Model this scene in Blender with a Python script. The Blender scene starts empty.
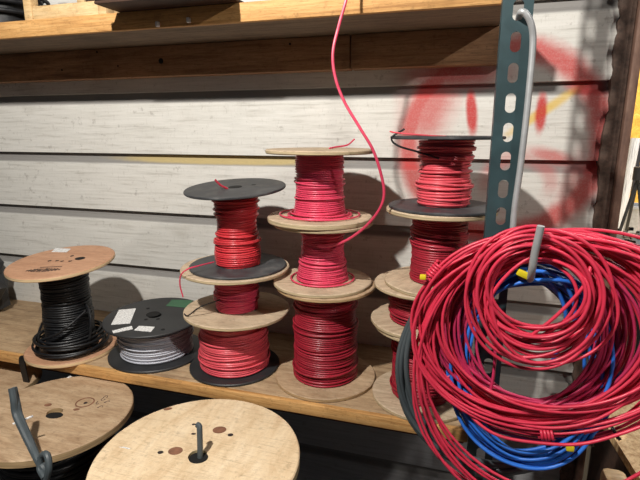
import bpy, bmesh, math, random
import numpy as np
from mathutils import Vector, Matrix

C = bpy.context.scene.collection
PI = math.pi
G = 1.45                      # eye height above the floor; coordinates below are given from the eye
rnd = random.Random(7)

# ------------------------------------------------------------------ camera model
F, PITCH, YAW = 480.0, math.radians(12.8), math.radians(16.8)
FW = np.array([-math.sin(YAW)*math.cos(PITCH), math.cos(YAW)*math.cos(PITCH), -math.sin(PITCH)])
RT = np.array([math.cos(YAW), math.sin(YAW), 0.0])
UP = np.cross(RT, FW)
def ray(x, y): return RT*(x-320)/F + UP*(240-y)/F + FW
def at(x, y, Y):              # the point seen at a pixel, Y metres in front
    d = ray(x, y); p = d*Y/d[1]; return (p[0], p[1], p[2])
def atz(x, y, Z):
    d = ray(x, y); p = d*Z/d[2]; return (p[0], p[1], p[2])

# ------------------------------------------------------------------ mesh builder
class MB:
    def __init__(s): s.v = []; s.f = []
    def add(s, vs, fs):
        o = len(s.v); s.v += [tuple(p) for p in vs]; s.f += [tuple(i+o for i in f) for f in fs]; return s
    def box(s, x0, x1, y0, y1, z0, z1, bev=0.0, m=None):
        bm = bmesh.new(); bmesh.ops.create_cube(bm, size=1.0)
        for v in bm.verts:
            v.co = Vector(((x0+x1)/2+v.co.x*(x1-x0), (y0+y1)/2+v.co.y*(y1-y0), (z0+z1)/2+v.co.z*(z1-z0)))
        if bev > 0: bmesh.ops.bevel(bm, geom=list(bm.edges), offset=bev, segments=2, affect='EDGES', profile=0.5)
        if m is not None: bmesh.ops.transform(bm, matrix=m, verts=bm.verts)
        bm.verts.index_update()
        s.add([v.co[:] for v in bm.verts], [[v.index for v in f.verts] for f in bm.faces]); bm.free(); return s
    def tube(s, pts, r, seg=8, closed=False):
        P = [Vector(p) for p in pts]; n = len(P)
        if n < 2: return s
        T = []
        for i in range(n):
            a = P[(i-1) % n] if (closed or i > 0) else P[0]
            b = P[(i+1) % n] if (closed or i < n-1) else P[n-1]
            t = (b-a)
            T.append(t.normalized() if t.length > 1e-9 else (T[-1] if T else Vector((0, 0, 1))))
        ref = Vector((0, 0, 1)) if abs(T[0].z) < .9 else Vector((1, 0, 0))
        N = (ref - T[0]*ref.dot(T[0])).normalized()
        cs = [(math.cos(2*PI*k/seg), math.sin(2*PI*k/seg)) for k in range(seg)]
        vs = []
        for i in range(n):
            N = N - T[i]*N.dot(T[i])
            N = N.normalized() if N.length > 1e-6 else T[i].orthogonal().normalized()
            B = T[i].cross(N); rr = r[i] if hasattr(r, '__len__') else r
            for c, q in cs: vs.append((P[i] + N*(c*rr) + B*(q*rr))[:])
        fs = []
        for i in range(n if closed else n-1):
            a = i*seg; b = ((i+1) % n)*seg
            for k in range(seg):
                k2 = (k+1) % seg; fs.append((a+k, a+k2, b+k2, b+k))
        if not closed:
            fs.append(tuple(range(seg))[::-1]); fs.append(tuple((n-1)*seg+k for k in range(seg)))
        return s.add(vs, fs)
    def lathe(s, prof, seg=64, wob=None, c=(0, 0, 0)):   # closed profile of (r, z)
        n = len(prof); vs = []
        for j in range(seg):
            a = 2*PI*j/seg; w = wob(a) if wob else 1.0
            for (r, z) in prof: vs.append((c[0]+r*w*math.cos(a), c[1]+r*w*math.sin(a), c[2]+z))
        fs = []
        for j in range(seg):
            j2 = (j+1) % seg
            for k in range(n):
                k2 = (k+1) % n; fs.append((j*n+k, j2*n+k, j2*n+k2, j*n+k2))
        return s.add(vs, fs)
    def disc(s, cx, cy, z0, z1, r, seg=24, ry=None, rot=0):
        ry = ry or r; vs = []
        for z in (z0, z1):
            for k in range(seg):
                a = 2*PI*k/seg; x = r*math.cos(a); y = ry*math.sin(a)
                vs.append((cx+x*math.cos(rot)-y*math.sin(rot), cy+x*math.sin(rot)+y*math.cos(rot), z))
        fs = [tuple(range(seg))[::-1], tuple(range(seg, 2*seg))]
        for k in range(seg):
            k2 = (k+1) % seg; fs.append((k, k2, seg+k2, seg+k))
        return s.add(vs, fs)
    def prism(s, poly, z0, z1):
        n = len(poly); vs = [(x, y, z0) for x, y in poly]+[(x, y, z1) for x, y in poly]
        fs = [tuple(range(n))[::-1], tuple(range(n, 2*n))]+[(k, (k+1) % n, n+(k+1) % n, n+k) for k in range(n)]
        return s.add(vs, fs)
    def build(s, name, m, parent=None, loc=(0, 0, 0), rot=None, smooth=35, world=False, base=None):
        me = bpy.data.meshes.new(name)
        v = s.v
        if base is not None: v = [(p[0]-base[0], p[1]-base[1], p[2]-base[2]) for p in v]
        me.from_pydata(v, [], s.f); me.update()
        bm = bmesh.new(); bm.from_mesh(me); bmesh.ops.recalc_face_normals(bm, faces=bm.faces); bm.to_mesh(me); bm.free()
        if smooth:
            me.shade_smooth(); me.set_sharp_from_angle(angle=math.radians(smooth))
        me.materials.append(m)
        o = bpy.data.objects.new(name, me); C.objects.link(o)
        if parent is not None: o.parent = parent; o.location = loc
        else: o.location = (loc[0], loc[1], loc[2]+G)
        if rot: o.rotation_euler = rot
        return o

def tag(o, label=None, cat=None, group=None, kind=None):
    if label: o['label'] = label
    if cat: o['category'] = cat
    if group: o['group'] = group
    if kind: o['kind'] = kind
    return o
def thing(name, label, cat, loc, group=None, rot=None):
    o = bpy.data.objects.new(name, None); C.objects.link(o); o.empty_display_size = .05
    o.location = (loc[0], loc[1], loc[2]+G)
    if rot: o.rotation_euler = rot
    return tag(o, label, cat, group)
def whole(mb, name, m, label, cat, base, group=None, smooth=35):   # a thing that is one mesh, given in eye coordinates
    o = mb.build(name, m, None, base, base=base, smooth=smooth)
    return tag(o, label, cat, group)
def struct(mb, name, m, smooth=30):
    return tag(mb.build(name, m, smooth=smooth), kind='structure')

# ------------------------------------------------------------------ materials
def srgb(r, g, b):
    f = lambda c: ((c/255+.055)/1.055)**2.4 if c/255 > .04045 else c/255/12.92
    return (f(r), f(g), f(b), 1)
class NT:
    def __init__(s, name):
        s.m = bpy.data.materials.new(name); s.m.use_nodes = True
        s.t = s.m.node_tree; s.n = s.t.nodes; s.b = s.n['Principled BSDF']
    def node(s, typ, **kw):
        n = s.n.new(typ)
        for k, v in kw.items(): setattr(n, k, v)
        return n
    def link(s, a, b): s.t.links.new(a, b)
    def val(s, sock, v):
        if hasattr(v, 'is_linked') or hasattr(v, 'links'): s.link(v, sock)
        else: sock.default_value = v
    def math(s, op, a, b=None, c=None, clamp=False):
        n = s.node('ShaderNodeMath', operation=op, use_clamp=clamp)
        s.val(n.inputs[0], a)
        if b is not None: s.val(n.inputs[1], b)
        if c is not None: s.val(n.inputs[2], c)
        return n.outputs[0]
    def coord(s, scale=(1, 1, 1), loc=(0, 0, 0), rot=(0, 0, 0), kind='Object'):
        tc = s.node('ShaderNodeTexCoord'); mp = s.node('ShaderNodeMapping')
        s.link(tc.outputs[kind], mp.inputs[0])
        mp.inputs[1].default_value = loc; mp.inputs[2].default_value = rot; mp.inputs[3].default_value = scale
        return mp.outputs[0]
    def noise(s, vec, scale, detail=4, rough=.6, dist=0):
        n = s.node('ShaderNodeTexNoise'); s.link(vec, n.inputs['Vector'])
        n.inputs['Scale'].default_value = scale; n.inputs['Detail'].default_value = detail
        n.inputs['Roughness'].default_value = rough; n.inputs['Distortion'].default_value = dist
        return n.outputs['Fac']
    def ramp(s, fac, stops):
        n = s.node('ShaderNodeValToRGB'); s.link(fac, n.inputs[0]); e = n.color_ramp.elements
        while len(e) < len(stops): e.new(.5)
        for i, (p, c) in enumerate(stops): e[i].position = p; e[i].color = c
        return n.outputs[0]
    def mix(s, fac, a, b, mode='MIX'):
        n = s.node('ShaderNodeMix', data_type='RGBA', blend_type=mode)
        s.val(n.inputs[0], fac); s.val(n.inputs[6], a); s.val(n.inputs[7], b); return n.outputs[2]
    def smooth(s, x, lo, hi, a=0., b=1.):
        n = s.node('ShaderNodeMapRange', interpolation_type='SMOOTHSTEP')
        s.val(n.inputs[0], x); n.inputs[1].default_value = lo; n.inputs[2].default_value = hi
        n.inputs[3].default_value = a; n.inputs[4].default_value = b; return n.outputs[0]
    def out(s, col, rough=.5, metal=0., bump=None, bs=.2, bd=.01, spec=None):
        s.val(s.b.inputs['Base Color'], col); s.val(s.b.inputs['Roughness'], rough)
        s.b.inputs['Metallic'].default_value = metal
        if spec is not None: s.b.inputs['Specular IOR Level'].default_value = spec
        if bump is not None:
            n = s.node('ShaderNodeBump'); n.inputs['Strength'].default_value = bs; n.inputs['Distance'].default_value = bd
            s.link(bump, n.inputs['Height']); s.link(n.outputs[0], s.b.inputs['Normal'])
        return s.m
def wire_mat(name, c, rough=.38, var=.25):
    t = NT(name); v = t.coord()
    n = t.noise(v, 9, 3); n2 = t.noise(v, 60, 2)
    dark = tuple(x*(1-var) for x in c[:3])+(1,); lite = tuple(min(1, x*(1+var*.5)) for x in c[:3])+(1,)
    col = t.ramp(n, [(.3, dark), (.7, lite)])
    return t.out(col, t.smooth(n2, .3, .7, rough-.08, rough+.12), spec=.45)
def plain(name, c, rough=.5, metal=0, var=.15, scale=12, bs=.0, spec=None):
    t = NT(name); v = t.coord(); n = t.noise(v, scale, 5)
    dark = tuple(x*(1-var) for x in c[:3])+(1,); lite = tuple(min(1, x*(1+var)) for x in c[:3])+(1,)
    return t.out(t.ramp(n, [(.3, dark), (.7, lite)]), rough, metal, n if bs else None, bs, .003, spec)
def wood(name, lite, mid, dark, stretch=(1, 14, 14), scale=3.0, rough=.65, stain=.35, knots=True, edge=None):
    t = NT(name); v = t.coord(stretch); w = t.coord()
    g = t.noise(v, scale, 6, .65, .6); f = t.noise(v, scale*5, 4, .7)
    col = t.ramp(g, [(.28, dark), (.47, mid), (.7, lite)])
    col = t.mix(t.smooth(f, .35, .7, 0, .35), col, dark)
    s = t.noise(w, 5.5, 5, .6)
    col = t.mix(t.smooth(s, .5, .75, 0, stain), col, tuple(x*.42 for x in dark[:3])+(1,))
    k = t.noise(t.coord((1, 1, 1)), 70, 5, .75); col = t.mix(t.smooth(k, .54, .68, 0, .36), col, tuple(x*.45 for x in dark[:3])+(1,))
    k2 = t.noise(t.coord((3, 40, 40)), 9, 5, .8); col = t.mix(t.smooth(k2, .50, .66, 0, .5), col, tuple(x*.6 for x in dark[:3])+(1,))
    if edge is not None:
        ge = t.node('ShaderNodeNewGeometry'); tc = t.node('ShaderNodeTexCoord')
        sx = t.node('ShaderNodeSeparateXYZ'); t.link(tc.outputs['Normal'], sx.inputs[0])
        e = t.smooth(t.math('ABSOLUTE', sx.outputs[2]), .3, .7, 1, 0)
        en = t.noise(t.coord((6, 6, 260)), 1.6, 3)
        ec = t.ramp(en, [(.35, tuple(x*.5 for x in edge[:3])+(1,)), (.6, edge)])
        col = t.mix(e, col, ec)
    return t.out(col, rough, bump=f, bs=.15, bd=.002)

M = {}
M['red'] = wire_mat('red wire jacket', srgb(214, 54, 80))
M['red_orange'] = wire_mat('bright red wire jacket', srgb(206, 54, 62))
M['red_pink'] = wire_mat('pinkish red wire jacket', srgb(218, 68, 98))
M['red_rose'] = wire_mat('rose red wire jacket', srgb(224, 86, 98))
M['red_dark'] = wire_mat('deep red wire jacket', srgb(164, 36, 54))
M['red_shaded'] = wire_mat('shaded red wire jacket', srgb(190, 50, 92))  # same red as the main coil, its shade mixed into a plum colour
M['blue'] = wire_mat('blue wire jacket', srgb(46, 112, 208))
M['gray_cable'] = wire_mat('grey cable jacket', srgb(72, 80, 84), .45)
M['black_cable'] = wire_mat('black cable jacket', srgb(22, 23, 26), .4)
M['white_wire'] = wire_mat('pale grey wire jacket', srgb(188, 190, 200), .4, .12)
M['black'] = plain('black plastic', srgb(40, 41, 43), .5, 0, .3, 9)
M['black_dusty'] = None
t = NT('dusty black plastic'); v = t.coord(); n = t.noise(v, 16, 6, .65)
M['black_dusty'] = t.out(t.ramp(n, [(.36, srgb(46, 47, 50)), (.55, srgb(66, 67, 69)), (.8, srgb(104, 103, 101))]), t.smooth(n, .3, .7, .4, .7))
M['dark'] = plain('dark hole', srgb(10, 9, 9), .9, 0, .1)
M['black_tie'] = plain('black tape', srgb(16, 16, 18), .5)
M['yellow'] = plain('yellow tape', srgb(215, 195, 30), .5)
M['white_label'] = None
t = NT('white paper label'); v = t.coord((1, 1, 1)); n = t.noise(t.coord((180, 500, 1)), 1, 2)
M['white_label'] = t.out(t.ramp(n, [(.36, srgb(160, 160, 162)), (.5, srgb(232, 232, 230))]), .6)
M['green_label'] = plain('green paper label', srgb(58, 100, 72), .6)
M['ply_tan'] = wood('smooth tan plywood', srgb(205, 160, 128), srgb(192, 146, 114), srgb(172, 126, 96), (2, 16, 16), 3, .55, .12, edge=srgb(235, 205, 160))
M['ply_gray'] = wood('weathered plywood', srgb(214, 194, 166), srgb(198, 176, 148), srgb(158, 136, 112), (3, 16, 16), 3, .75, .35, edge=srgb(196, 176, 140))
M['ply_pale'] = wood('pale plywood', srgb(234, 214, 182), srgb(224, 200, 164), srgb(200, 170, 132), (9, 3, 9), 3, .6, .15, edge=srgb(215, 195, 150))
M['ply_brown'] = wood('brown plywood', srgb(204, 178, 146), srgb(184, 156, 124), srgb(150, 120, 90), (4, 15, 15), 3, .7, .25, edge=srgb(190, 160, 118))
M['shelf'] = wood('worn shelf board', srgb(198, 172, 138), srgb(176, 148, 114), srgb(130, 104, 78), (2.2, 22, 22), 3, .75, .45)
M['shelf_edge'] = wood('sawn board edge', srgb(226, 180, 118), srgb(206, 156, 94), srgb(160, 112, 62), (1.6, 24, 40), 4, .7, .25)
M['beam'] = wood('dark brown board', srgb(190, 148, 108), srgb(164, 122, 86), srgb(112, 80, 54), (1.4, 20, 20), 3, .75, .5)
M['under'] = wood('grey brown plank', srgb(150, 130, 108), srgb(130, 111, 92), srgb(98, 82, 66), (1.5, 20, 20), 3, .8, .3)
M['crate'] = wood('pale crate wood', srgb(232, 206, 160), srgb(214, 182, 132), srgb(176, 138, 92), (2, 16, 16), 3, .7, .2)
M['dark_wood'] = wood('dark stained wood', srgb(92, 66, 50), srgb(70, 48, 36), srgb(44, 30, 24), (2, 16, 16), 3, .7, .3)
M['teal'] = plain('teal painted steel', srgb(44, 64, 68), .42, .0, .22, 22)
M['zinc'] = plain('galvanised steel', srgb(172, 174, 175), .42, .35, .15, 40)
M['steel_dark'] = plain('dark steel', srgb(38, 38, 42), .6, .0, .3, 10)
M['maroon'] = wood('maroon brown board', srgb(120, 56, 54), srgb(100, 46, 46), srgb(70, 32, 32), (2, 16, 16), 3, .7, .3)
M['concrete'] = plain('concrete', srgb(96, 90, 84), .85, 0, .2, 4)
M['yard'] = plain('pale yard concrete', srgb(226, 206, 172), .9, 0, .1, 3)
M['stamp'] = plain('black stamp ink', srgb(44, 34, 32), .8)
M['pencil'] = plain('faint marker ink', srgb(110, 92, 78), .8)
M['knot'] = plain('knot wood', srgb(128, 88, 66), .7, 0, .3, 60)
t = NT('particle board'); v = t.coord(); n = t.noise(v, 120, 3, .7); n2 = t.noise(v, 10, 3)
M['particle'] = t.out(t.mix(t.smooth(n2, .4, .7, 0, .3), t.ramp(n, [(.35, srgb(170, 130, 84)), (.6, srgb(224, 194, 146))]), srgb(200, 160, 110)), .8)
t = NT('yellow strand board'); v = t.coord(); n = t.noise(v, 9, 6, .75, 1.2)
M['osb'] = t.out(t.ramp(n, [(.3, srgb(190, 130, 40)), (.55, srgb(232, 178, 70)), (.75, srgb(246, 208, 110))]), .7)
t = NT('rusty brown paint'); v = t.coord((1, 1, .25)); n = t.noise(v, 40, 6, .7); n2 = t.noise(t.coord(), 14, 4)
M['rust'] = t.out(t.mix(t.smooth(n2, .5, .7, 0, .5), t.ramp(n, [(.3, srgb(74, 52, 44)), (.55, srgb(116, 88, 74)), (.8, srgb(150, 122, 104))]), srgb(72, 48, 40)), .7, bump=n, bs=.4, bd=.004)
M['rust_dark'] = plain('dark flaking paint', srgb(96, 78, 68), .8, 0, .5, 60, .6)

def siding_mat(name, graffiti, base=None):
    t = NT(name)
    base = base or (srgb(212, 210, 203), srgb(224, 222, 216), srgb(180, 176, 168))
    g = t.noise(t.coord((1.6, 1, 30)), 4.5, 6, .68, .3)
    f = t.noise(t.coord((10, 1, 130)), 3, 4, .7)
    b = t.noise(t.coord((1.2, 1, 1.6)), 3.2, 5, .62)
    s = t.noise(t.coord((1, 1, 1)), 38, 5, .75)
    col = t.ramp(g, [(.26, base[2]), (.45, base[0]), (.7, base[1])])
    col = t.mix(t.smooth(f, .60, .76, 0, .28), col, srgb(150, 145, 136))
    col = t.mix(t.smooth(b, .52, .78, 0, .45), col, srgb(168, 162, 150))
    col = t.mix(t.smooth(s, .59, .70, 0, .38), col, srgb(120, 112, 102))
    ck = t.noise(t.coord((14, 1, 3)), 14, 5, .8); col = t.mix(t.smooth(ck, .56, .70, 0, .32), col, srgb(140, 134, 124))
    tc = t.node('ShaderNodeTexCoord'); sx = t.node('ShaderNodeSeparateXYZ'); t.link(tc.outputs['Object'], sx.inputs[0])
    X, Z = sx.outputs[0], sx.outputs[2]
    # shade under each lap, painted grey onto the cove atop each board
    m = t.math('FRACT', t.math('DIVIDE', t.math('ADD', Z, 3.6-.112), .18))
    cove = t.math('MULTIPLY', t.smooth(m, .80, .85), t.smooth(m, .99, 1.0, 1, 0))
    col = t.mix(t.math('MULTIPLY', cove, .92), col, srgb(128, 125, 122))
    if graffiti:
        sn = t.math('SUBTRACT', t.noise(t.coord(), 26, 5, .7), .5)
        sp = t.noise(t.coord(), 300, 2, .6)
        def ell(cx, cz, rx, rz, rot, soft=.35, strength=1.0, nz=.6):
            ca, sa = math.cos(rot), math.sin(rot)
            dx = t.math('SUBTRACT', X, cx); dz = t.math('SUBTRACT', Z, cz)
            u = t.math('DIVIDE', t.math('ADD', t.math('MULTIPLY', dx, ca), t.math('MULTIPLY', dz, sa)), rx)
            w = t.math('DIVIDE', t.math('SUBTRACT', t.math('MULTIPLY', dz, ca), t.math('MULTIPLY', dx, sa)), rz)
            d = t.math('SQRT', t.math('ADD', t.math('MULTIPLY', u, u), t.math('MULTIPLY', w, w)))
            d = t.math('ADD', d, t.math('MULTIPLY', sn, nz))
            return t.smooth(d, 1-soft, 1+soft, strength, 0)
        def ring(cx, cz, r, hw, soft=.6, strength=1.0, zx=1.0):
            dx = t.math('MULTIPLY', t.math('SUBTRACT', X, cx), zx); dz = t.math('SUBTRACT', Z, cz)
            d = t.math('SQRT', t.math('ADD', t.math('MULTIPLY', dx, dx), t.math('MULTIPLY', dz, dz)))
            d = t.math('ABSOLUTE', t.math('SUBTRACT', d, r))
            d = t.math('ADD', t.math('DIVIDE', d, hw), t.math('MULTIPLY', sn, .9))
            return t.smooth(d, 1-soft, 1+soft, strength, 0)
        red = ring(.076, -.032, .222, .027, .7, .85)
        mx = lambda a, b_: t.math('MAXIMUM', a, b_)
        red = mx(red, ell(.004, .045, .0125, .055, .12, .4, .95))
        red = mx(red, ell(.161, .042, .0125, .044, 0, .4, .95))
        red = mx(red, ell(-.10, .05, .05, .085, -.5, .8, .75))
        red = mx(red, ell(-.04, .135, .11, .03, 0, .7, .8))
        red = mx(red, ell(-.13, -.06, .03, .12, .2, .9, .55))
        red = mx(red, ell(.195, -.06, .055, .016, -.25, .7, .7))
        red = mx(red, ell(.25, -.13, .03, .10, -.3, .9, .5))
        up = t.smooth(Z, -.17, -.12, .2, 1)
        red = mx(red, t.math('MULTIPLY', ring(.125, -.135, .075, .018, .8, .4), up))
        red = t.math('MULTIPLY', red, t.smooth(sp, .25, .6, .85, 1))
        col = t.mix(ell(.165, .045, .085, .011, .62, .6, .75), col, srgb(222, 184, 60))
        col = t.mix(red, col, srgb(190, 44, 42))
        # ochre primer streak along one lap
        col = t.mix(t.math('MULTIPLY', ell(-.70, -.083, .34, .013, 0, .3, .85, .3), 1.0), col, srgb(186, 166, 112))
        # pale grey scuffs
    return t.out(col, .75, bump=f, bs=.25, bd=.002)
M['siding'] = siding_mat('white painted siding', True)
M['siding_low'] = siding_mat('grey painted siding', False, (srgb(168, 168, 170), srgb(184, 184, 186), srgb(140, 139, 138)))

# ------------------------------------------------------------------ the setting
D = 1.271
S = -.6                        # top of the spool shelf
def siding(x0, x1, zs):
    prof = []
    for z0 in zs:              # one lapped board: flat face, hollow cove, tuck under the board above
        prof += [(D, z0), (D, z0+.146), (D+.004, z0+.153), (D+.013, z0+.161), (D+.0165, z0+.176), (D+.018, z0+.180)]
    n = len(prof); top = prof[-1][1]; bot = prof[0][1]
    ring = prof + [(D+.04, top), (D+.04, bot)]
    mb = MB(); k = len(ring)
    mb.add([(x0, y, z) for y, z in ring]+[(x1, y, z) for y, z in ring],
           [(i, (i+1) % k, k+(i+1) % k, k+i) for i in range(k)]+[tuple(range(k)), tuple(range(k, 2*k))[::-1]])
    return mb
zs = [.112+.18*i for i in range(-5, 6)]
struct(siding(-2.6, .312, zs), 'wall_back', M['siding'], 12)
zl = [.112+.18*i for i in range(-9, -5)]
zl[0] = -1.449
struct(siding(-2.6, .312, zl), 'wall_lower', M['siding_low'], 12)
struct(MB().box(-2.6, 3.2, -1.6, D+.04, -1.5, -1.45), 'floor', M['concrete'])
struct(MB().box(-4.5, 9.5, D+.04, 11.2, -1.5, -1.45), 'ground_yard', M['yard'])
struct(MB().box(-4.5, 9.5, 11.0, 11.15, -1.45, 4.5), 'wall_far', M['osb'])
# flaking strip and rusty board that frame the opening
mb = MB(); pts = []
for i in range(240):
    z = -1.44+i*.011; j = .0025*math.sin(i*.31)*math.sin(i*.083)+.0028*rnd.uniform(-1, 1); pts.append((.297+j, z))
poly = pts+[(.3265, pts[-1][1]), (.3265, pts[0][1])]
n = len(poly)
mb.add([(x, D-.014, z) for x, z in poly]+[(x, D+.045, z) for x, z in poly], [tuple(range(n))[::-1], tuple(range(n, 2*n))]+[(k, (k+1) % n, n+(k+1) % n, n+k) for k in range(n)])
struct(mb, 'trim_1', M['rust_dark'], 0)
struct(MB().box(.328, .345, D-.03, D+.03, -1.45, 1.2, .003), 'trim_2', M['rust'])
struct(MB().box(.3452, .351, D-.01, D+.03, -1.45, 1.2, .003), 'trim_3', M['rust'])
# beam (back board) fixed to the wall under the upper shelf
jx = at(350, 60, D-.04)[0]
bmL = struct(MB().box(-2.6, jx-.0015, D-.040, D-.0005, .150, .2318, .003), 'trim_4', M['beam'])
struct(MB().box(jx+.0015, .068, D-.0385, D-.0005, .1505, .2318, .003), 'trim_5', M['beam'])
for (px, py, r) in ((161, 61, .0075), (97, 52, .003), (62, 70, .003), (118, 66, .0025), (290, 44, .003)):
    p = at(px, py, D-.0402)
    MB().disc(0, 0, 0, .001, r, 16).build('knot_hole', M['dark'], bmL, loc=(p[0], D-.0400, p[2]), rot=(PI/2, 0, 0))

# shelves
sh = thing('wooden_shelf', 'long worn wooden shelf board the stacked wire spools stand on', 'shelf', (-1.2, 1.09, S))
b = (-1.2, 1.09, S)
MB().box(-2.6, .0385, .935, D-.001, S-.026, S, .002).build('board', M['shelf'], sh, base=b)
MB().box(-2.6, .0385, .921, .9349, S-.027, S+.0006, .0025).build('edge_band', M['shelf_edge'], sh, base=b)
MB().box(-2.6, .036, 1.03, 1.068, S-.105, S-.0265, .003).build('rail', M['maroon'], sh, base=b)
b = (-1.2, 1.15, .232)
us = thing('upper_shelf', 'upper wooden plank shelf across the top with sunny front edge', 'shelf', b)
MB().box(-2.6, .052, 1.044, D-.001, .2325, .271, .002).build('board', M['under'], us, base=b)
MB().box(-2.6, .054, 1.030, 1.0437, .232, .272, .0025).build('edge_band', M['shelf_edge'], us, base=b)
for xx, yy in ((158, 25), (189, 21)):
    p = at(xx, yy, 1.028)
    MB().box(p[0]-.004, p[0]+.004, 1.022, 1.031, p[2]-.004, p[2]+.007, .0015).build('nail_head', M['white_label'], us, base=b)
dk = MB().box(-1.9, -.1, .42, D-.02, -1.16, -1.13, .003)
for x in (-1.87, -1.0, -.15):
    dk.box(x, x+.04, .46, .50, -1.449, -1.16); dk.box(x, x+.04, 1.18, 1.22, -1.449, -1.16)
whole(dk, 'lower_rack', M['steel_dark'], 'low black steel rack under the shelf carrying the large reels', 'rack', (-1.0, .84, -1.45))

# ------------------------------------------------------------------ spools
def flange_mb(r, t, bore=.014, seg=72, seed=0, rough=0.0):
    q = random.Random(seed); ph = [q.uniform(0, 6.28) for _ in range(4)]
    w = (lambda a: 1+rough*(math.sin(3*a+ph[0])+.6*math.sin(7*a+ph[1])+.5*math.sin(17*a+ph[2])+.4*math.sin(29*a+ph[3]))) if rough else None
    e = min(.002, t*.25)
    prof = [(bore, 0), (r*.5, 0), (r-e, 0), (r, e), (r, t-e), (r-e, t), (r*.5, t), (bore, t)]
    return MB().lathe(prof, seg, w)
def helix_pts(rf, z0, z1, d, q, per=36, jit=.17, wav=.42):
    n = max(2, int((z1-z0)/(d*1.05))); pts = []
    ph = [q.uniform(0, 6.28) for _ in range(3)]
    off = [q.gauss(0, jit)*d for _ in range(n+2)]; tilt = [q.gauss(0, wav)*d for _ in range(n+2)]; ta = [q.uniform(0, 6.28) for _ in range(n+2)]
    for i in range(n*per+1):
        u = i/(n*per); k = int(i/per); fr = i/per-k; k = min(k, n)
        a = 2*PI*i/per
        lp = lambda L: L[k]*(1-fr)+L[k+1]*fr
        z = z0+d*.5+(z1-z0-d)*u + lp(tilt)*math.sin(a+ta[0]+k*.2)
        z = min(max(z, z0+d*.45), z1-d*.45)
        r = rf(u)+lp(off)+.15*d*math.sin(2*a+ph[0]+k*.3)
        pts.append((r*math.cos(a), r*math.sin(a), z))
    return pts
def stray_ring(mb, r, z, d, q, tilt=.12, per=44, amp=.02):
    ta = q.uniform(0, 6.28); p1 = q.uniform(0, 6.28)
    mb.tube([((r*(1+amp*math.sin(2*a+p1)))*math.cos(a), (r*(1+amp*math.sin(2*a+p1)))*math.sin(a), z+r*tilt*math.sin(a+ta)) for a in [2*PI*k/per for k in range(per)]], d/2, 6, True)
def smooth_path(P, n=12):     # Catmull-Rom
    P = [Vector(p) for p in P]; out = []
    for i in range(len(P)-1):
        a = P[i-1] if i else P[0]*2-P[1]; b, c = P[i], P[i+1]; d = P[i+2] if i+2 < len(P) else P[-1]*2-P[-2]
        for k in range(n):
            t = k/n; out.append((.5*((2*b)+(c-a)*t+(2*a-5*b+4*c-d)*t*t+(3*b-a-3*c+d)*t**3))[:])
    out.append(P[-1][:]); return out
def spool(label, X, Y, z0, z1, rb, rt, t, mb_, mt_, rf, d, wm, seed, group=None, tilt=None, strays=3, loose=None, rough=.004, bore=.014, name='wire_spool', cat='wire spool', spin=0):
    q = random.Random(seed); h = z1-z0
    o = thing(name, label, cat, (X, Y, z0), group, (0, 0, spin))
    tb, tt = t if isinstance(t, tuple) else (t, t)
    fb = flange_mb(rb, tb, bore, 72, seed, rough if mb_ not in (M['black'], M['black_dusty']) else .0008).build('flange', mb_, o)
    ft = flange_mb(rt, tt, bore, 72, seed+1, rough if mt_ not in (M['black'], M['black_dusty']) else .0008).build('flange', mt_, o, (0, 0, h-tt), tilt)
    MB().lathe([(bore, tb), (rf(.5)*.72, tb), (rf(.5)*.72, h-tt), (bore, h-tt)], 32).build('core', M['crate'] if mb_ not in (M['black'], M['black_dusty']) else M['black'], o)
    w = MB().tube(helix_pts(lambda u: rf(u)-d/2, tb, h-tt-(.004 if tilt else 0), d, q), d/2, 6)
    # the layer below, so that no gap shows between the outer turns
    prof = [(rf(.5)*.7, tb+.001)]+[(rf(u)-d*.9, tb+.001+(h-tt-tb-.004)*u) for u in [k/12 for k in range(13)]]+[(rf(.5)*.7, h-tt-.003)]
    w.lathe(prof, 40)
    for _ in range(strays):
        u = q.uniform(.12, .88); stray_ring(w, rf(u)+d*.35, tb+(h-tb-tt)*u, d, q, q.uniform(.02, .09), amp=.012)
    if loose:
        for (r, z, tl) in loose: stray_ring(w, r, tb+z, d, q, tl, amp=.035)
    w.build('wire', wm, o, smooth=60)
    return o, ft
const = lambda r: (lambda u: r)
def flare(r0, r1, p=2.0): return lambda u: r0+(r1-r0)*(1-u)**p

G2, G3, G4 = 'wire spools of the stack beside the grey wire reel', 'wire spools of the middle stack', 'wire spools of the stack behind the post'
# second stack
spool('broad spool of light red wire on a black base flange beside the grey wire reel', -.549, 1.045, S, -.448, .116, .108, (.007, .007), M['black'], M['black'], flare(.084, .091), .0050, M['red_rose'], 11, G2)
s2b, _ = spool('narrow red spool between two wide pale wooden discs, under the black disc spool', -.536, 1.045, -.448, -.328, .133, .134, (.009, .009), M['ply_gray'], M['ply_gray'], const(.054), .0042, M['red_pink'], 12, G2)
s2c, f2c = spool('bright red spool with black discs, topmost beside the grey wire reel', -.527, 1.043, -.328, -.131, .119, .121, (.006, .006), M['black_dusty'], M['black_dusty'], lambda u: .050+.004*math.sin(u*9)+.004*(1-u), .0050, M['red_orange'], 13, G2, tilt=(math.radians(5), math.radians(-1), 0), strays=7)
p = smooth_path([(.0, -.02, -.02), (-.008, -.022, .004), (-.022, -.03, .016), (-.033, -.034, .030)])
MB().tube(p, .0027, 6).build('wire_end', M['red_dark'], f2c)
MB().disc(0, 0, .0060, .0065, .0165).build('bore', M['dark'], f2c)
MB().disc(.035, .03, .0060, .0064, .006, ry=.004).build('drive_hole', M['dark'], f2c)
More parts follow.
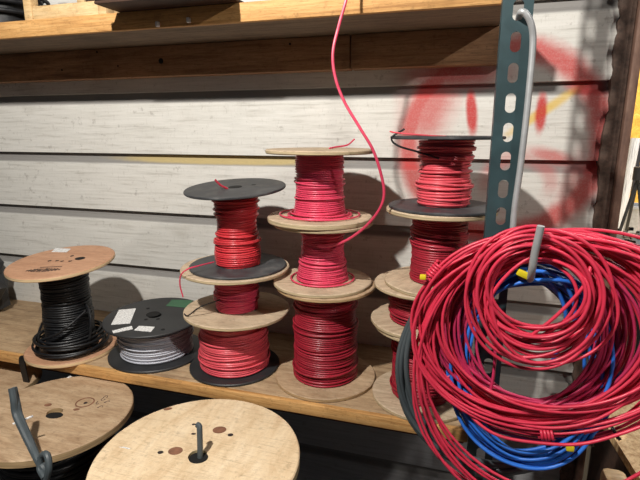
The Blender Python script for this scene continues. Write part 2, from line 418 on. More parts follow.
# loose wire end of the narrow spool hanging over its disc edge
b2 = (-.536, 1.045, -.448)
P = [at(214, 262, .99), at(198, 266, .945), at(188, 269, .925), at(181, 275, .92), at(180, 285, .925), at(183, 297, .93)]
MB().tube(smooth_path(P), .0017, 6).build('wire_end', M['red_pink'], s2b, base=b2)
P = [(-.02, -.05, .045), (-.055, -.085, .035), (-.085, -.092, .0125), (-.10, -.085, .0125)]
MB().tube(smooth_path(P), .0016, 6).build('wire_end', M['black_cable'], s2b)
# middle stack
spool('tall spool of deep red wire on wooden discs, bottom of the middle stack', -.305, 1.057, S, -.355, .124, .1185, (.010, .009), M['ply_brown'], M['ply_brown'], lambda u: .073+.003*math.sin(u*PI)+.007*(1-u)**3, .0050, M['red_dark'], 21, G3, strays=4)
s3b, _ = spool('pinkish red spool between wooden discs in the middle of the middle stack', -.313, 1.057, -.355, -.204, .1175, .116, (.009, .008), M['ply_gray'], M['ply_gray'], flare(.050, .063, 3.0), .0042, M['red_pink'], 22, G3, loose=[(.073, .004, .01)])
s3c, _ = spool('pinkish red spool under a pale wooden disc, topmost of the middle stack', -.320, 1.057, -.204, -.040, .1215, .1225, (.012, .009), M['ply_gray'], M['ply_gray'], flare(.0555, .062, 6), .0042, M['red_pink'], 23, G3, loose=[(.070, .003, .01), (.076, .0035, .02), (.09, .004, .005), (.068, .007, .02)], rough=.006)
MB().tube(smooth_path([(.02, .01, .1655), (.03, .03, .168), (.05, .06, .172), (.062, .08, .185)]), .002, 6).build('wire_end', M['red_pink'], s3c)
# the long wire that runs from the middle spool up past the upper shelf
b3 = (-.313, 1.057, -.355)
P = [at(318, 246, 1.000), at(330, 246, .990), at(347, 240, .975), at(365, 227, .965), at(379, 210, .955), at(384, 194, .95), at(381, 174, .945), at(373, 150, .94), at(360, 128, .94), at(344, 101, .945), at(335, 76, .95), at(333, 52, .955), at(339, 25, .965), at(346, 0, .97), at(349, -20, .98), at(352, -42, .99), (-.24, 1.04, .285), (-.22, 1.08, .274), (-.15, 1.12, .274)]
MB().tube(smooth_path(P), .0030, 8).build('wire_end', M['red_pink'], s3b, base=b3)
# fourth stack
spool('wooden disc spool of dark red wire, lowest behind the hanging coils', -.066, 1.035, S, -.418, .114, .114, (.010, .009), M['ply_gray'], M['ply_gray'], const(.070), .0046, M['red_dark'], 31, G4)
spool('squat wooden disc spool of dark red wire, second from the shelf behind the hanging coils', -.074, 1.035, -.418, -.325, .113, .108, (.009, .008), M['ply_gray'], M['ply_gray'], const(.072), .0046, M['red_dark'], 32, G4, spin=.5)
spool('deep red spool between wooden discs, just below the black disc spool by the post', -.046, 1.035, -.325, -.158, .113, .114, (.009, .010), M['ply_gray'], M['ply_gray'], const(.058), .0046, M['red_dark'], 33, G4, spin=1.1, strays=5)
s4d, f4d = spool('light red spool with black discs, topmost behind the steel post', -.042, 1.035, -.158, -.010, .113, .114, (.006, .006), M['black_dusty'], M['black_dusty'], lambda u: .054+.003*math.sin(u*8), .0054, M['red_rose'], 34, G4, strays=8)
MB().tube(smooth_path([(.0, -.03, .1475), (-.03, -.05, .149), (-.07, -.06, .152), (-.10, -.05, .155), (-.11, -.04, .157)]), .0016, 6).build('wire_end', M['red_rose'], s4d)
MB().tube(smooth_path([(-.01, -.057, .105), (-.05, -.066, .118), (-.09, -.07, .130), (-.104, -.055, .145), (-.08, -.05, .162)]), .0020, 6).build('wire_end', M['black_cable'], s4d)

# reel of black cable at the left
def on_top(X, Y, z0, h, tt, tilt, spin=0):
    """maps the pixel a mark is seen at to the flange's own coordinates on its upper face"""
    from mathutils import Euler
    mw = Matrix.Translation((X, Y, z0)) @ Matrix.Rotation(spin, 4, 'Z') @ Matrix.Translation((0, 0, h-tt)) @ Euler(tilt or (0, 0, 0)).to_matrix().to_4x4()
    mi = mw.inverted()
    def f(px, py):
        d = Vector(ray(px, py)); o = mi @ Vector((0, 0, 0)); e = mi @ d - o
        k = (tt-o.z)/e.z; p = o+e*k; return (p.x, p.y)
    return f
def quad(f, pts, z, t=.0005): return MB().prism([f(*p) for p in pts], z, z+t)
T1 = (math.radians(5.0), math.radians(-1.2), 0)
r1, fr1 = spool('tall plywood reel of black cable, leftmost whole reel on the shelf', -1.030, .998, S, -.341, .118, .134, (.012, .011), M['ply_tan'], M['ply_tan'], flare(.062, .068, 4), .0062, M['black_cable'], 41, None, tilt=T1, strays=0, rough=.0012, name='cable_reel', cat='cable reel', bore=.0015)
q = random.Random(5); lb = MB()
for k in range(8): stray_ring(lb, q.uniform(.070, .092), .018+.0058*k*.9, .0066, q, q.uniform(.02, .08), amp=.05)
lb.build('loose_coil', M['black_cable'], r1, loc=(.012, -.012, .006), smooth=60)
for P in ([(.060, -.045, .02), (.088, -.03, .05), (.092, -.02, .10), (.080, -.01, .13), (.060, .0, .142)],
          [(-.06, -.05, .02), (-.088, -.03, .035), (-.094, .0, .07), (-.075, .02, .095), (-.05, .03, .10)],
          [(-.03, -.078, .055), (.02, -.078, .075), (.055, -.055, .10), (.07, -.01, .125)]):
    MB().tube(smooth_path(P), .0033, 8).build('cable_end', M['black_cable'], r1)
f1 = on_top(-1.030, .998, S, .259, .011, T1); zt = .0112
cx_, cy_ = f1(80, 258.5)
MB().disc(cx_, cy_, zt, zt+.0004, .014, ry=.012).build('bore', M['dark'], fr1)
cx_, cy_ = f1(72, 256); MB().disc(cx_, cy_, zt, zt+.0004, .005).build('drive_hole', M['dark'], fr1)
quad(f1, [(51.5, 252), (55.5, 248.2), (71, 249), (66.5, 252.4)], zt).build('paper_label', M['white_label'], fr1)
stp = MB(); q = random.Random(3)
A_ = Vector(f1(24, 271)); B_ = Vector(f1(60, 269.5)); U_ = (B_-A_).normalized(); V_ = Vector((-U_.y, U_.x)); Ln = (B_-A_).length
def mark(u0, u1, v0, v1):
    c = [A_+U_*u0+V_*v0, A_+U_*u1+V_*v0, A_+U_*u1+V_*v1, A_+U_*u0+V_*v1]; stp.prism([(p.x, p.y) for p in c], zt, zt+.0004)
x = .006
while x < Ln-.004:            # an illegible smeared stamp
    k = 1-abs(2*x/Ln-1)**2.5
    wv = q.uniform(.0028, .005); mark(x, x+wv, -.011*k-q.uniform(0, .002), .010*k+q.uniform(0, .003))
    if q.random() < .65: v = q.uniform(-.007, .005)*k; mark(x, x+.0075, v, v+.0035)
    x += .0075
x = .030
while x < Ln-.01: mark(x, x+.004, .020, .0245); x += .0058
stp.build('stamp', M['stamp'], fr1)
for (px, py) in ((49.5, 261), (57, 260.8), (62, 261.3), (70, 261.2)):
    x, y = f1(px, py); nm = MB(); nm.box(x-.0045, x+.0045, y-.002, y+.003, zt, zt+.0004); nm.box(x-.001, x+.002, y-.005, y+.005, zt, zt+.0004)
    nm.build('printed_mark', M['stamp'], fr1)

# black reel of pale grey wire
T4 = (math.radians(2.0), 0, 0)
r4, fr4 = spool('low black plastic reel of pale grey wire with white labels', -.79, 1.052, S, -.492, .128, .133, (.007, .006), M['black'], M['black'], const(.097), .0046, M['white_wire'], 51, None, name='wire_reel', cat='wire reel', bore=.018, strays=3, tilt=T4)
f4 = on_top(-.79, 1.052, S, .108, .006, T4); zt = .0062
quad(f4, [(111, 325), (119, 310), (136, 308.5), (130, 323.5)], zt).build('paper_label', M['white_label'], fr4)
quad(f4, [(112, 331), (131.7, 326), (133, 329.2), (113.4, 333.4)], zt).build('paper_label', M['white_label'], fr4)
quad(f4, [(134, 330.5), (139, 326), (155, 327), (151, 332)], zt).build('paper_label', M['white_label'], fr4)
quad(f4, [(166, 306), (172, 299.8), (193, 300.5), (187, 308)], zt).build('green_label', M['green_label'], fr4)
cx_, cy_ = f4(153, 314.2)
MB().disc(cx_, cy_, zt, zt+.0004, .0185).build('bore', M['dark'], fr4)
for (px, py) in ((148, 308.5), (146, 319.5), (158, 319), (163, 329.5)):
    x, y = f4(px, py); MB().disc(x, y, zt, zt+.0004, .005).build('drive_hole', M['dark'], fr4)

# large plywood reels on the low rack
def big_reel(label, X, Y, zt_, r, mt, seed, tilt=None, spin=0):
    return spool(label, X, Y, -1.13, zt_, r, r, (.018, .018), mt, mt, const(r*.72), .010, M['black_cable'], seed, 'big plywood reels in front of the shelf', tilt=tilt, strays=2, rough=.0015, name='plywood_reel', cat='cable reel', bore=.017, spin=spin)
TA = (math.radians(1.2), 0, 0)
rA, fA = big_reel('largest pale plywood reel at bottom, grey cable stub upright in its hub hole', -.437, .672, -.58, .187, M['ply_pale'], 61, TA)
rB, fB = big_reel('brown plywood reel with grey cable looped over its edge', -.872, .772, -.632, .170, M['ply_brown'], 62)
rC, fC = big_reel('brown plywood reel peeking in at left edge behind the looped cable reel', -1.262, .875, -.672, .165, M['ply_brown'], 63)
zt = .0182
fa = on_top(-.437, .672, -1.13, .55, .018, TA); fb_ = on_top(-.872, .772, -1.13, .498, .018, None)
def spot(f, px, py, r, k, nm, m_, par, rot=.3):
    x, y = f(px, py); MB().disc(x, y, zt, zt+.0004, r, ry=r*k, rot=rot).build(nm, M[m_], par); return x, y
# details on the largest reel
hx, hy = spot(fa, 198.5, 458, .0175, .85, 'bore', 'dark', fA)
cb = smooth_path([(hx, hy-.002, -.06), (hx+.002, hy, .0), (hx+.001, hy+.006, .035), (hx-.001, hy+.012, .066), (hx-.004, hy+.016, .073), (hx-.009, hy+.017, .074)])
MB().tube(cb, .0052, 10).build('cable_end', M['gray_cable'], fA)
spot(fa, 175.5, 451, .0135, .8, 'knot', 'knot', fA); spot(fa, 219.5, 430, .0135, .8, 'knot', 'knot', fA)
for (px, py) in ((160.5, 452.5), (230.5, 435)): spot(fa, px, py, .0055, .8, 'nail_hole', 'stamp', fA)
for (px, py) in ((194, 424.5), (193.5, 434)): spot(fa, px, py, .0045, .6, 'nail_hole', 'stamp', fA)
spot(fa, 168, 409, .009, .5, 'knot', 'knot', fA, .6)
quad(fa, [(119, 447.2), (124, 447), (130.5, 448.6), (129, 449.4)], zt).build('paper_scrap', M['white_label'], fA)
# details on the brown reel
spot(fb_, 54.5, 415.5, .0195, .62, 'bore', 'dark', fB, .2)
x, y = fb_(85, 402.5)
MB().lathe([(.0185, zt), (.0215, zt), (.0215, zt+.0006), (.0185, zt+.0006)], 32, c=(x, y, 0)).build('hole_ring', M['knot'], fB)
spot(fb_, 85.5, 403, .0045, 1, 'nail_hole', 'stamp', fB); spot(fb_, 76.5, 409.5, .0075, .6, 'knot', 'knot', fB); spot(fb_, 48, 405, .0085, .7, 'knot', 'knot', fB)
quad(fb_, [(66.5, 377.8), (70, 376), (72, 376.5), (69, 378.3)], zt).build('paper_scrap', M['white_label'], fB)
for (px, py) in ((97.5, 403), (100.5, 407), (103, 399.5), (107, 402), (106, 397)):
    x, y = fb_(px, py); MB().tube([(x+.0045*math.cos(k), y+.0055*math.sin(k*1.3+px), zt+.0003) for k in [0, .8, 1.7, 2.6, 3.6, 4.4]], .0009, 4).build('pencil_mark', M['pencil'], fB)
bB = (-.872, .772, -1.13)
P = [at(54, 418, .76), at(44, 416, .70), at(20, 395, .69), at(12, 388, .66)]
c0 = [at(12, 388, .655), at(14, 400, .65), at(16, 414, .645), at(24, 432, .630), at(33, 450, .615), at(40, 463, .602), at(44, 468, .598), at(46, 476, .596), at(44, 488, .595)]
lc = MB().tube(smooth_path(c0), .0072, 10)
c1 = [at(46, 480, .588), at(49, 468, .590), at(47, 455, .598), at(42, 456, .602), at(40, 468, .596), at(45, 478, .586)]
lc.tube(smooth_path(c1), .0062, 10)
lc.tube(smooth_path([at(14, 388, .668), at(17, 402, .655), at(20, 416, .648), at(30, 440, .625), at(40, 464, .600)]), .0062, 10)
lc.build('looped_cable', M['gray_cable'], rB, base=bB)
MB().tube([at(13, 424, .640), at(33, 416, .665)], .0022, 6).build('cable_tie', M['white_label'], rB, base=bB)

# black strap that hangs from under the tan reel over the shelf edge
sp = [at(62, 345, .985), at(46, 350, .955)]
path = [(-1.005, .925+.04, S+.004), (-1.05, .945, S+.004), (-1.105, .925, S+.004), (-1.122, .9155, S-.003), (-1.120, .9135, S-.04), (-1.115, .914, S-.085), (-1.105, .914, S-.13)]
pp = smooth_path(path, 8); vs = []
for i, p in enumerate(pp):
    a = Vector(pp[max(i-1, 0)]); c = Vector(pp[min(i+1, len(pp)-1)]); tv = (c-a).normalized()
    w = tv.cross(Vector((0, -.45, .9))).normalized() if i < 20 else Vector((1, 0, 0))
    w = w*(.010 if i < len(pp)-6 else .006)
    nrm = tv.cross(w).normalized()*.0012
    for s_ in ((1, 1), (-1, 1), (-1, -1), (1, -1)): vs.append((Vector(p)+w*s_[0]+nrm*s_[1])[:])
fs = []
for i in range(len(pp)-1):
    for k in range(4): fs.append((i*4+k, i*4+(k+1) % 4, i*4+4+(k+1) % 4, i*4+4+k))
fs += [(0, 1, 2, 3), tuple(len(vs)-4+k for k in range(4))]
whole(MB().add(vs, fs), 'strap', M['black_tie'], 'black strap hanging over the shelf edge from the black cable reel', 'strap', (-1.13, .93, S))

# black bundle at the far left
q = random.Random(21)
bb = (-1.585, 1.13, S)
bun = thing('cable_bundle', 'dark bundle wrapped in torn black plastic, far left end of shelf', 'bundle', bb)
mbb = MB(); seg = 22; rings = []
for iz, (z, r) in enumerate(((0.0, .085), (.02, .115), (.05, .125), (.09, .130), (.13, .122), (.17, .12), (.21, .10), (.23, .05))):
    for k in range(seg):
        a = 2*PI*k/seg; rr = r*(1+q.uniform(-.14, .16)); mbb.v.append((rr*math.cos(a)*1.05, rr*math.sin(a)*.8, z+q.uniform(-.008, .008) if iz else 0.0))
for iz in range(7):
    for k in range(seg): mbb.f.append((iz*seg+k, iz*seg+(k+1) % seg, (iz+1)*seg+(k+1) % seg, (iz+1)*seg+k))
mbb.f += [tuple(range(seg))[::-1], tuple(range(7*seg, 8*seg))]
mbb.build('wrap', M['black'], bun, smooth=0)
MB().tube(smooth_path([(.09, -.03, .09), (.135, -.05, .06), (.132, -.07, .025), (.10, -.11, .004), (.05, -.14, .004), (.0, -.15, .004)]), .0025, 6).build('wire_end', M['gray_cable'], bun)
MB().tube(smooth_path([(.10, -.02, .05), (.15, -.04, .045), (.155, -.05, .02)]), .004, 6).build('strap_end', M['black_tie'], bun)

# ------------------------------------------------------------------ things on the upper shelf
ub = (-1.27, 1.12, .272)
uc = MB(); q = random.Random(4)
for k in range(9): stray_ring(uc, q.uniform(.10, .13), .008+.0125*k, .011, q, q.uniform(.0, .012), amp=.02)
uc.lathe([(.07, 0), (.112, .001), (.112, .10), (.07, .10)], 40)
whole(uc.__class__().add([(v[0]+ub[0]+.0, v[1]+ub[1], v[2]+ub[2]) for v in uc.v], uc.f), 'cable_coil', M['black_cable'], 'black cable coil on upper shelf left of the pale crate', 'cable coil', ub, smooth=60)
kb = (-.955, 1.12, .272)
kr = thing('wooden_crate', 'pale wooden crate on the upper shelf with a low front rail', 'crate', kb)
def kbx(nm, x0, x1, y0, y1, z0, z1, m_=None): MB().box(x0, x1, y0, y1, z0, z1, .002).build(nm, m_ or M['crate'], kr, base=kb)
kbx('post', -1.092, -1.068, 1.035, 1.06, .272, .45); kbx('post', -1.092, -1.068, 1.22, 1.245, .272, .45)
kbx('post', -.868, -.844, 1.035, 1.06, .272, .45); kbx('post', -.868, -.844, 1.22, 1.245, .272, .45)
kbx('rail', -1.067, -.869, 1.037, 1.055, .272, .304); kbx('rail', -1.067, -.869, 1.037, 1.055, .36, .40)
kbx('side_board', -1.09, -1.07, 1.061, 1.219, .272, .31); kbx('side_board', -.866, -.846, 1.061, 1.219, .272, .31)
kbx('back_board', -1.067, -.869, 1.225, 1.243, .272, .44, M['dark_wood']); kbx('base', -1.069, -.867, 1.062, 1.224, .274, .286, M['dark_wood'])
tx0 = at(106, 8, .99)[0]; tx1 = at(231, 2, .99)[0]
tb = ((tx0+tx1)/2, 1.09, .272)
tr = thing('metal_tray', 'dark tray overhanging the upper shelf edge beside the crate', 'tray', tb)
MB().box(tx0, tx1, .952, 1.22, .2722, .279, .002).build('tray_floor', M['dark_wood'], tr, base=tb)
MB().box(tx0, tx1, .952, .958, .2791, .292, .002).build('lip', M['steel_dark'], tr, base=tb)
MB().box(tx0, tx1, 1.214, 1.22, .2791, .292, .002).build('lip', M['steel_dark'], tr, base=tb)

# ------------------------------------------------------------------ slotted steel post and the hook rod
pb = (.062, .92, -1.45)
po = thing('slotted_post', 'teal slotted steel angle post standing at the shelf ends', 'post', pb)
x0, x1 = .040, .0875; yf = .900; th = .0025
holes = [.1914-.0485*k for k in range(-6, 34)]
holes = [z for z in holes if -1.40 < z < .55]
def slot_pts(zc, n=32):
    hw, hh = .0082, .0160; pts = []
    for k in range(n):
        a = 2*PI*k/n+.0001; c, s_ = math.cos(a), math.sin(a)
        x = hw*c; z = hw*s_+(hh-hw)*(1 if s_ > 0 else -1); pts.append(((x0+x1)/2+.001+x, zc+z))
    return pts
def plate_with_slots(ax):     # ax: function (u, z, depth) -> point
    mb = MB(); edges = [(holes[i]+holes[i+1])/2 for i in range(len(holes)-1)]
    tops = [holes[0]+.02425]+edges; bots = edges+[holes[-1]-.02425]
    for zc, zt_, zb_ in zip(holes, tops, bots):
        sl = slot_pts(zc); n = len(sl); out = []; cx = (x0+x1)/2
        for k in range(n):
            a = 2*PI*k/n+.0001; c, s_ = math.cos(a), math.sin(a)
            fx = ((x1-cx) if c > 0 else (cx-x0))/max(abs(c), 1e-6); fz = ((zt_-zc) if s_ > 0 else (zc-zb_))/max(abs(s_), 1e-6)
            f = min(fx, fz); out.append((cx+c*f, zc+s_*f))
        # snap the nearest ray to each corner so the cell is a full rectangle
        for (X_, Z_) in ((x0, zt_), (x1, zt_), (x1, zb_), (x0, zb_)):
            k = min(range(n), key=lambda i: (out[i][0]-X_)**2+(out[i][1]-Z_)**2); out[k] = (X_, Z_)
        vs = [ax(u, z, 0) for u, z in out]+[ax(u, z, 0) for u, z in sl]+[ax(u, z, th) for u, z in out]+[ax(u, z, th) for u, z in sl]
        fs = []
        for k in range(n):
            k2 = (k+1) % n
            fs += [(k, k2, n+k2, n+k), (2*n+k2, 2*n+k, 3*n+k, 3*n+k2), (n+k, n+k2, 3*n+k2, 3*n+k), (k2, k, 2*n+k, 2*n+k2)]
        mb.add(vs, fs)
    return mb
plate_with_slots(lambda u, z, d: (u, yf+d, z)).build('front_flange', M['teal'], po, base=pb, smooth=25)
plate_with_slots(lambda u, z, d: (x0+d, yf+th+.0001+(u-x0), z)).build('side_flange', M['teal'], po, base=pb, smooth=25)
MB().box(.03, .10, .89, .96, -1.45, -1.44, .001).build('foot_plate', M['teal'], po, base=pb)
bz = at(480, 366, .9)
MB().disc(0, 0, 0, .006, .008, 6).build('bolt', M['zinc'], po, loc=(bz[0]-pb[0], .899-pb[1], bz[2]-pb[2]), rot=(PI/2, 0, 0), smooth=0)

hb = (.09, .89, -.2)
P = [at(519, 22, .925), at(519, 18, .905), at(521, 12, .885), at(526, 14, .882), at(531, 24, .885), at(533, 40, .889), at(531, 70, .890), at(526, 120, .890), at(520, 170, .890), at(515, 205, .889), at(513, 226, .888), at(512, 245, .884), at(513, 262, .872), at(518, 273, .85), at(524, 278, .80), at(530, 279, .745), at(532, 270, .722), at(535, 252, .716), at(541, 226, .712)]
whole(MB().tube(smooth_path(P), .0053, 12), 'hook_rod', M['zinc'], 'bent galvanised hook rod hung on the post, holding the wire coils', 'hook', hb)

# ------------------------------------------------------------------ hanging coils
def coil_path(n, top, bot, left, right, y0, dep, seed, per=60, corr=.75, wob=.012, drop=0.0):
    q = random.Random(seed); P = []
    T = []
    order = list(range(n)); q.shuffle(order)
    for i in range(n+2):
        u = (order[i % n]+.5)/n
        pick = lambda rg, inv=False: rg[0]+(rg[1]-rg[0])*min(1, max(0, (corr*((1-u) if inv else u)+(1-corr)*q.random())))
        l = pick(left, True); r = pick(right); b = pick(bot); t_ = pick(top, True)
        T.append([(l+r)/2, (r-l)/2, (t_+b)/2, (b-t_)/2, y0+dep*q.random(), q.uniform(0, 6.28), q.uniform(0, 6.28), q.gauss(0, wob), q.gauss(0, wob*.7), q.gauss(0, .05)])
    for i in range(n*per+1):
        k = min(i//per, n); fr = i/per-k; fr = fr*fr*(3-2*fr)
        A = [a*(1-fr)+b*fr for a, b in zip(T[k], T[k+1])]
        a = 2*PI*i/per-PI/2
        m = 1+A[7]*math.sin(2*a+A[5])+A[8]*math.sin(3*a+A[6])
        sq = abs(math.sin(a))
        x = A[0]+A[1]*m*math.cos(a+A[9]*math.cos(a)); y = A[2]+A[3]*m*math.sin(a)
        Y = A[4] + .010*math.sin(a+A[5]) + drop*(math.sin(a)+1)/2
        P.append(at(x, y, Y))
    return P
PATHS = {}
def coil(name, label, base, wm, wr, specs, group='wire coils hung on the hook'):
    o = thing(name, label, 'wire coil', base, group)
    w = MB(); PATHS[o.name] = [coil_path(**sp_) for sp_ in specs]
    for pa in PATHS[o.name]: w.tube(pa, wr, 7)
    w.build('wire', wm, o, base=base, smooth=60)
    return o
def wrap(o, base, px, py, r, n, m, wr=.0024, name='tie'):
    # a short wire wrapped around the bundle where it passes the given spot
    best = None
    for path in PATHS[o.name]:
        for i in range(2, len(path)-2):
            p = path[i]; v = np.array(p); c = v@FW; X_ = 320+F*(v@RT)/c; Y_ = 240-F*(v@UP)/c
            dd = (X_-px)**2+(Y_-py)**2
            if best is None or dd < best[0]: best = (dd, Vector(p), (Vector(path[i+2])-Vector(path[i-2])).normalized())
    c, ax = best[1], best[2]; e1 = ax.cross(Vector((0, 1, 0))).normalized(); e2 = ax.cross(e1)
    pts = [(c+ax*((i/16-n/2)*wr*2.1)+e1*r*math.cos(2*PI*i/16)+e2*r*1.15*math.sin(2*PI*i/16))[:] for i in range(n*16+1)]
    MB().tube(pts, wr, 7).build(name, m, o, base=base, smooth=60)
HB = at(530, 268, .8)
cg = coil('wire_coil', 'thick grey cable coil showing at left behind the red coils', HB, M['gray_cable'], .0052, [
    dict(n=6, top=(262, 270), bot=(458, 480), left=(393, 410), right=(585, 615), y0=.838, dep=.02, seed=71, wob=.008)])
cbl = coil('wire_coil', 'blue wire coil hung behind the red coils', HB, M['blue'], .0031, [
    dict(n=15, top=(264, 281), bot=(446, 474), left=(440, 472), right=(586, 622), y0=.822, dep=.025, seed=72, corr=.4, wob=.024, drop=-.05),
    dict(n=5, top=(266, 284), bot=(436, 468), left=(440, 470), right=(570, 630), y0=.815, dep=.025, seed=73, corr=.2, wob=.035, drop=-.05)])
cp = coil('wire_coil', 'red wire coil, shade coloured in plum, between the blue coil and the brightest red', HB, M['red_shaded'], .0026, [
    dict(n=26, top=(232, 266), bot=(390, 426), left=(420, 492), right=(590, 645), y0=.788, dep=.03, seed=74, corr=.35, wob=.028),
    dict(n=8, top=(230, 262), bot=(392, 430), left=(414, 484), right=(615, 680), y0=.785, dep=.025, seed=75, corr=.3, wob=.03)])
cr = coil('wire_coil', 'large bright red wire coil, widest on the hook, running out of frame', HB, M['red'], .0026, [
    dict(n=21, top=(225, 254), bot=(394, 434), left=(404, 456), right=(618, 700), y0=.762, dep=.034, seed=76, corr=.35, wob=.025),
    dict(n=7, top=(222, 248), bot=(424, 444), left=(402, 436), right=(650, 730), y0=.760, dep=.03, seed=77, corr=.3, wob=.022),
    dict(n=8, top=(223, 244), bot=(470, 540), left=(404, 434), right=(680, 770), y0=.758, dep=.03, seed=78, corr=.5, wob=.02)])
ci = coil('wire_coil', 'small red wire coil hung in front, around the open centre', HB, M['red'], .0027, [
    dict(n=18, top=(225, 264), bot=(318, 362), left=(464, 504), right=(570, 618), y0=.730, dep=.03, seed=79, corr=.5, wob=.028),
    dict(n=7, top=(224, 260), bot=(345, 380), left=(456, 500), right=(575, 640), y0=.735, dep=.03, seed=80, corr=.2, wob=.035)])
wrap(cr, HB, 545, 434, .0085, 4, M['red'])
wrap(cr, HB, 572, 446, .0080, 4, M['red'])
wrap(cr, HB, 426, 258, .0085, 5, M['red'])
wrap(cr, HB, 615, 437, .010, 2, M['black_tie'], .0012, 'tape')
wrap(cr, HB, 590, 443, .010, 2, M['black_tie'], .0012, 'tape')
wrap(cp, HB, 424, 386, .0080, 3, M['red_shaded'])
def ends(P, o, m, r=.0027): MB().tube(smooth_path([at(*p) for p in P]), r, 7).build('wire_end', m, o, base=HB, smooth=60)
ends([(478, 318, .80), (488, 303, .775), (497, 292, .758), (515, 284, .750), (540, 280, .748), (565, 281, .752), (578, 288, .762), (588, 305, .78), (590, 325, .80)], cbl, M['blue'], .0031)
ends([(478, 308, .80), (486, 297, .775), (497, 285, .758), (510, 276, .752), (524, 272, .748), (545, 272, .750), (562, 281, .758), (573, 300, .766), (575, 320, .775), (570, 342, .79)], cbl, M['blue'], .0031)
ends([(520, 268, .756), (540, 270, .756), (552, 284, .762), (561, 298, .765), (566, 316, .768), (564, 338, .785), (552, 362, .80)], cbl, M['blue'], .0031)
ends([(592, 262, .745), (586, 282, .735), (574, 298, .735), (556, 316, .735), (541, 328, .737), (522, 340, .742), (500, 340, .755)], ci, M['red'])
ends([(446, 370, .80), (458, 396, .785), (475, 420, .765), (500, 436, .752), (540, 443, .748), (580, 444, .746), (620, 434, .746), (665, 417, .75)], cr, M['red'])
ends([(493, 318, .80), (495, 345, .79), (494, 370, .785), (490, 392, .785), (480, 420, .79)], cp, M['red_shaded'])
yb = MB()
yb.box(-.009, .009, -.004, .004, -.005, .005, .002, Matrix.Translation(Vector(at(523, 274, .74))) @ Matrix.Rotation(.4, 4, 'Y'))
yb.build('yellow_tape', M['yellow'], cbl, base=HB)
MB().box(-.006, .006, -.004, .004, -.005, .005, .002, Matrix.Translation(Vector(at(570, 448, .765)))).build('yellow_tape', M['yellow'], cbl, base=HB)
MB().box(-.005, .005, -.004, .004, -.004, .004, .0015, Matrix.Translation(Vector(at(423, 277, .76)))).build('yellow_tape', M['yellow'], cr, base=HB)

# ------------------------------------------------------------------ bench in the opening, lower right
nb = (.62, 1.05, -1.45)
be = thing('workbench', 'particle board workbench in the opening at lower right', 'workbench', nb)
m = None
poly = [(.316, .85), (.372, 1.40), (1.3, 1.40), (1.3, .80)]
MB().prism([(.338, .80), (.302, 1.205), (1.3, 1.205), (1.3, .80)], -.622, -.604).build('top', M['particle'], be, base=nb)
poly = None
MB().box(.342, .360, .83, 1.2, -1.42, -.6225, .001).build('side_panel', M['dark_wood'], be, base=nb)
MB().box(1.25, 1.268, .83, 1.2, -1.42, -.6225, .001).build('side_panel', M['dark_wood'], be, base=nb)
MB().box(.3605, 1.2495, 1.15, 1.168, -1.42, -.6225, .001).build('back_panel', M['dark_wood'], be, base=nb)
MB().box(.270, .312, .84, .885, -1.4498, -.597, .012).build('leg', M['crate'], be, base=nb)
for x in (.345, 1.25):
    for y in (.835, 1.17): MB().box(x, x+.012, y, y+.02, -1.4498, -1.4202).build('foot', M['dark_wood'], be, base=nb)

# bright yard beyond the opening
p = atz(632, 206, -1.45)
yb_ = (p[0], p[1], -1.45)
def far(x, y, Y): return at(x, y, Y)
ppole = at(625, 200, 6.5)
whole(MB().tube([(ppole[0]-.04, 6.5, -1.45), (ppole[0]+.02, 6.5, at(628, 138, 6.5)[2])], .05, 12), 'white_pipe', M['white_label'], 'white upright pipe standing in the bright yard', 'pipe', (ppole[0], 6.5, -1.45))
rx = at(632, 190, 7.6)[0]
rb_ = (rx+.5, 7.8, -1.45)
rk = thing('storage_rack', 'dark storage rack full of boxes in the bright yard', 'rack', rb_)
zt_ = at(634, 140, 7.6)[2]
for x in (rx, rx+1.0):
    MB().box(x, x+.05, 7.6, 7.65, -1.45, zt_).build('upright', M['steel_dark'], rk, base=rb_)
    MB().box(x, x+.05, 8.0, 8.05, -1.45, zt_).build('upright', M['steel_dark'], rk, base=rb_)
for k, z in enumerate((-1.2, -.75, -.4, zt_-.12)):
    MB().box(rx+.051, rx+.999, 7.58, 8.06, z, z+.05).build('deck', M['steel_dark'], rk, base=rb_)
for k, (dx, z, w, h, m_, l) in enumerate(((.08, -.70, .22, .24, 'white_label', 'white box on the middle deck of the yard rack'), (.32, -.70, .2, .2, 'osb', 'orange box on the middle deck of the yard rack'), (.08, -.35, .2, .2, 'osb', 'orange box on the upper deck of the yard rack'), (.30, -.35, .22, .22, 'white_label', 'white box on the upper deck of the yard rack'))):
    whole(MB().box(rx+dx, rx+dx+w, 7.62, 7.95, z, z+h, .01), 'storage_box', M[m_], l, 'box', (rx+dx+w/2, 7.8, z))
cp_ = atz(634, 206, -1.45); cp_ = (cp_[0]+.1, 7.0, -1.45)
tc_ = MB().lathe([(.0, 0), (.17, 0), (.20, .50), (.215, .50), (.215, .53), (.18, .53), (.16, .03), (0, .03)], 24)
whole(MB().add([(a+at(635, 206, 7.0)[0], b_+7.0, c_-1.45) for a, b_, c_ in tc_.v], tc_.f), 'trash_can', M['zinc'], 'grey bin on the yard floor in front of the rack', 'bin', (at(635, 206, 7.0)[0], 7.0, -1.45))
sa = at(638, 178, 5.6)
tb_ = (sa[0], 5.6, -1.45)
trp = thing('tripod', 'thin black tripod standing in the bright yard', 'tripod', tb_)
for dx, dy in ((-.20, -.1), (.16, -.15), (.0, .22)):
    MB().tube([(0, 0, sa[2]+1.45), (dx, dy, .0)], .016, 8).build('leg', M['black'], trp)
MB().lathe([(.0, sa[2]+1.43), (.05, sa[2]+1.43), (.05, sa[2]+1.56), (0, sa[2]+1.56)], 16).build('head', M['black'], trp)
p = atz(640, 236, -1.45)
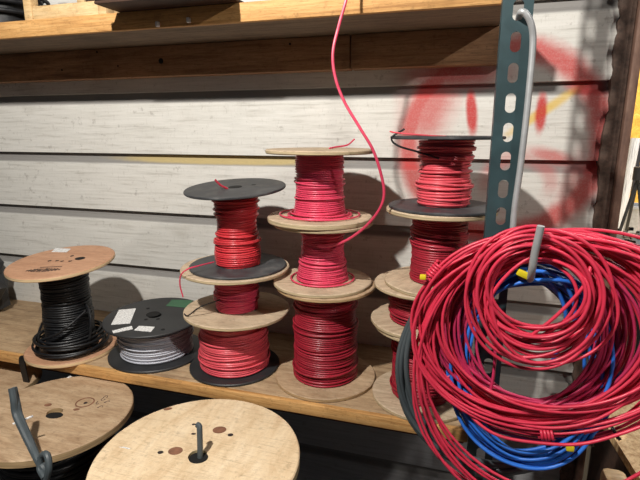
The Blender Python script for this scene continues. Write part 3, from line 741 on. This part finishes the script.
cn = MB().lathe([(0, 0), (.17, 0), (.15, .02), (.03, .52), (0, .52)], 20)
cnl = (p[0]-.02, p[1]-.9, -1.45)
whole(MB().add([(a+cnl[0], b_+cnl[1], c_+cnl[2]) for a, b_, c_ in cn.v], cn.f), 'traffic_cone', plain('orange red plastic', srgb(228, 70, 45), .5), 'orange red cone on the yard floor at the picture edge', 'cone', cnl)
P = [atz(x, y, -1.44) for x, y in ((616, 216), (621, 217), (627, 220), (632, 218), (645, 222))]
whole(MB().tube(smooth_path(P), .05, 8), 'hose', plain('salmon hose', srgb(222, 130, 96), .6), 'salmon coloured hose lying across the yard floor', 'hose', P[2])
# dark bin with dried black twigs just past the frame of the opening
bx = at(628, 250, 1.75)
db = (bx[0]+.10, 1.75, -1.45)
bn = thing('planter', 'dark planter of black twigs just outside the opening', 'planter', db)
zt_ = at(625, 243, 1.75)[2]
MB().box(db[0]-.145, db[0]+.25, 1.66, 1.95, -1.45, zt_, .01).build('tub', M['steel_dark'], bn, base=db)
q = random.Random(31); tw = MB()
for k in range(46):
    x = db[0]+q.uniform(-.14, .2); y = q.uniform(1.67, 1.9); h = q.uniform(.015, .04)
    tip = (x+q.uniform(-.02, .02), y+q.uniform(-.02, .02), zt_+h)
    tw.tube([(x, y, zt_-.01), ((x+tip[0])/2+q.uniform(-.005, .005), y, zt_+h*.5), tip], .0022, 5)
    for _ in range(3):
        s_ = q.uniform(.003, .007); tw.box(tip[0]-s_, tip[0]+s_, tip[1]-s_, tip[1]+s_, tip[2]-s_*.5+q.uniform(-.006, .004), tip[2]+s_*.5)
tag(tw.build('twigs', M['black_tie'], bn, base=db, smooth=0), kind='stuff')

# ------------------------------------------------------------------ light
def point(name, loc, watts, radius, col=(1, .96, .9)):
    l = bpy.data.lights.new(name, 'POINT'); l.energy = watts; l.shadow_soft_size = radius; l.color = col
    o = bpy.data.objects.new(name, l); C.objects.link(o); o.location = (loc[0], loc[1], loc[2]+G); return o
point('work_light', (-.52, -.02, .84), 122, .028, (1, .955, .89))
point('shop_light', (1.45, -.40, 1.03), 52, .035, (1, .95, .88))
l = bpy.data.lights.new('yard_light', 'AREA'); l.energy = 900; l.shape = 'RECTANGLE'; l.size = 4; l.size_y = 6
o = bpy.data.objects.new('yard_light', l); C.objects.link(o); o.location = (2.6, 6.2, 5.5); o.rotation_euler = (math.radians(20), 0, 0)
w = bpy.data.worlds.new('World'); bpy.context.scene.world = w; w.use_nodes = True
w.node_tree.nodes['Background'].inputs[0].default_value = (.9, .93, 1, 1); w.node_tree.nodes['Background'].inputs[1].default_value = .045

# ------------------------------------------------------------------ camera
cam = bpy.data.cameras.new('Camera'); cam.sensor_width = 36; cam.lens = F/640*36; cam.clip_start = .02
co = bpy.data.objects.new('Camera', cam); C.objects.link(co); co.location = (0, 0, G)
co.rotation_euler = (PI/2-PITCH, 0, YAW)
sc = bpy.context.scene; sc.camera = co
vs = sc.view_settings; sc.display_settings.display_device = 'sRGB'
vs.view_transform = 'Standard'; vs.look = 'None'; vs.gamma = 1; vs.use_curve_mapping = False; vs.exposure = 0.0
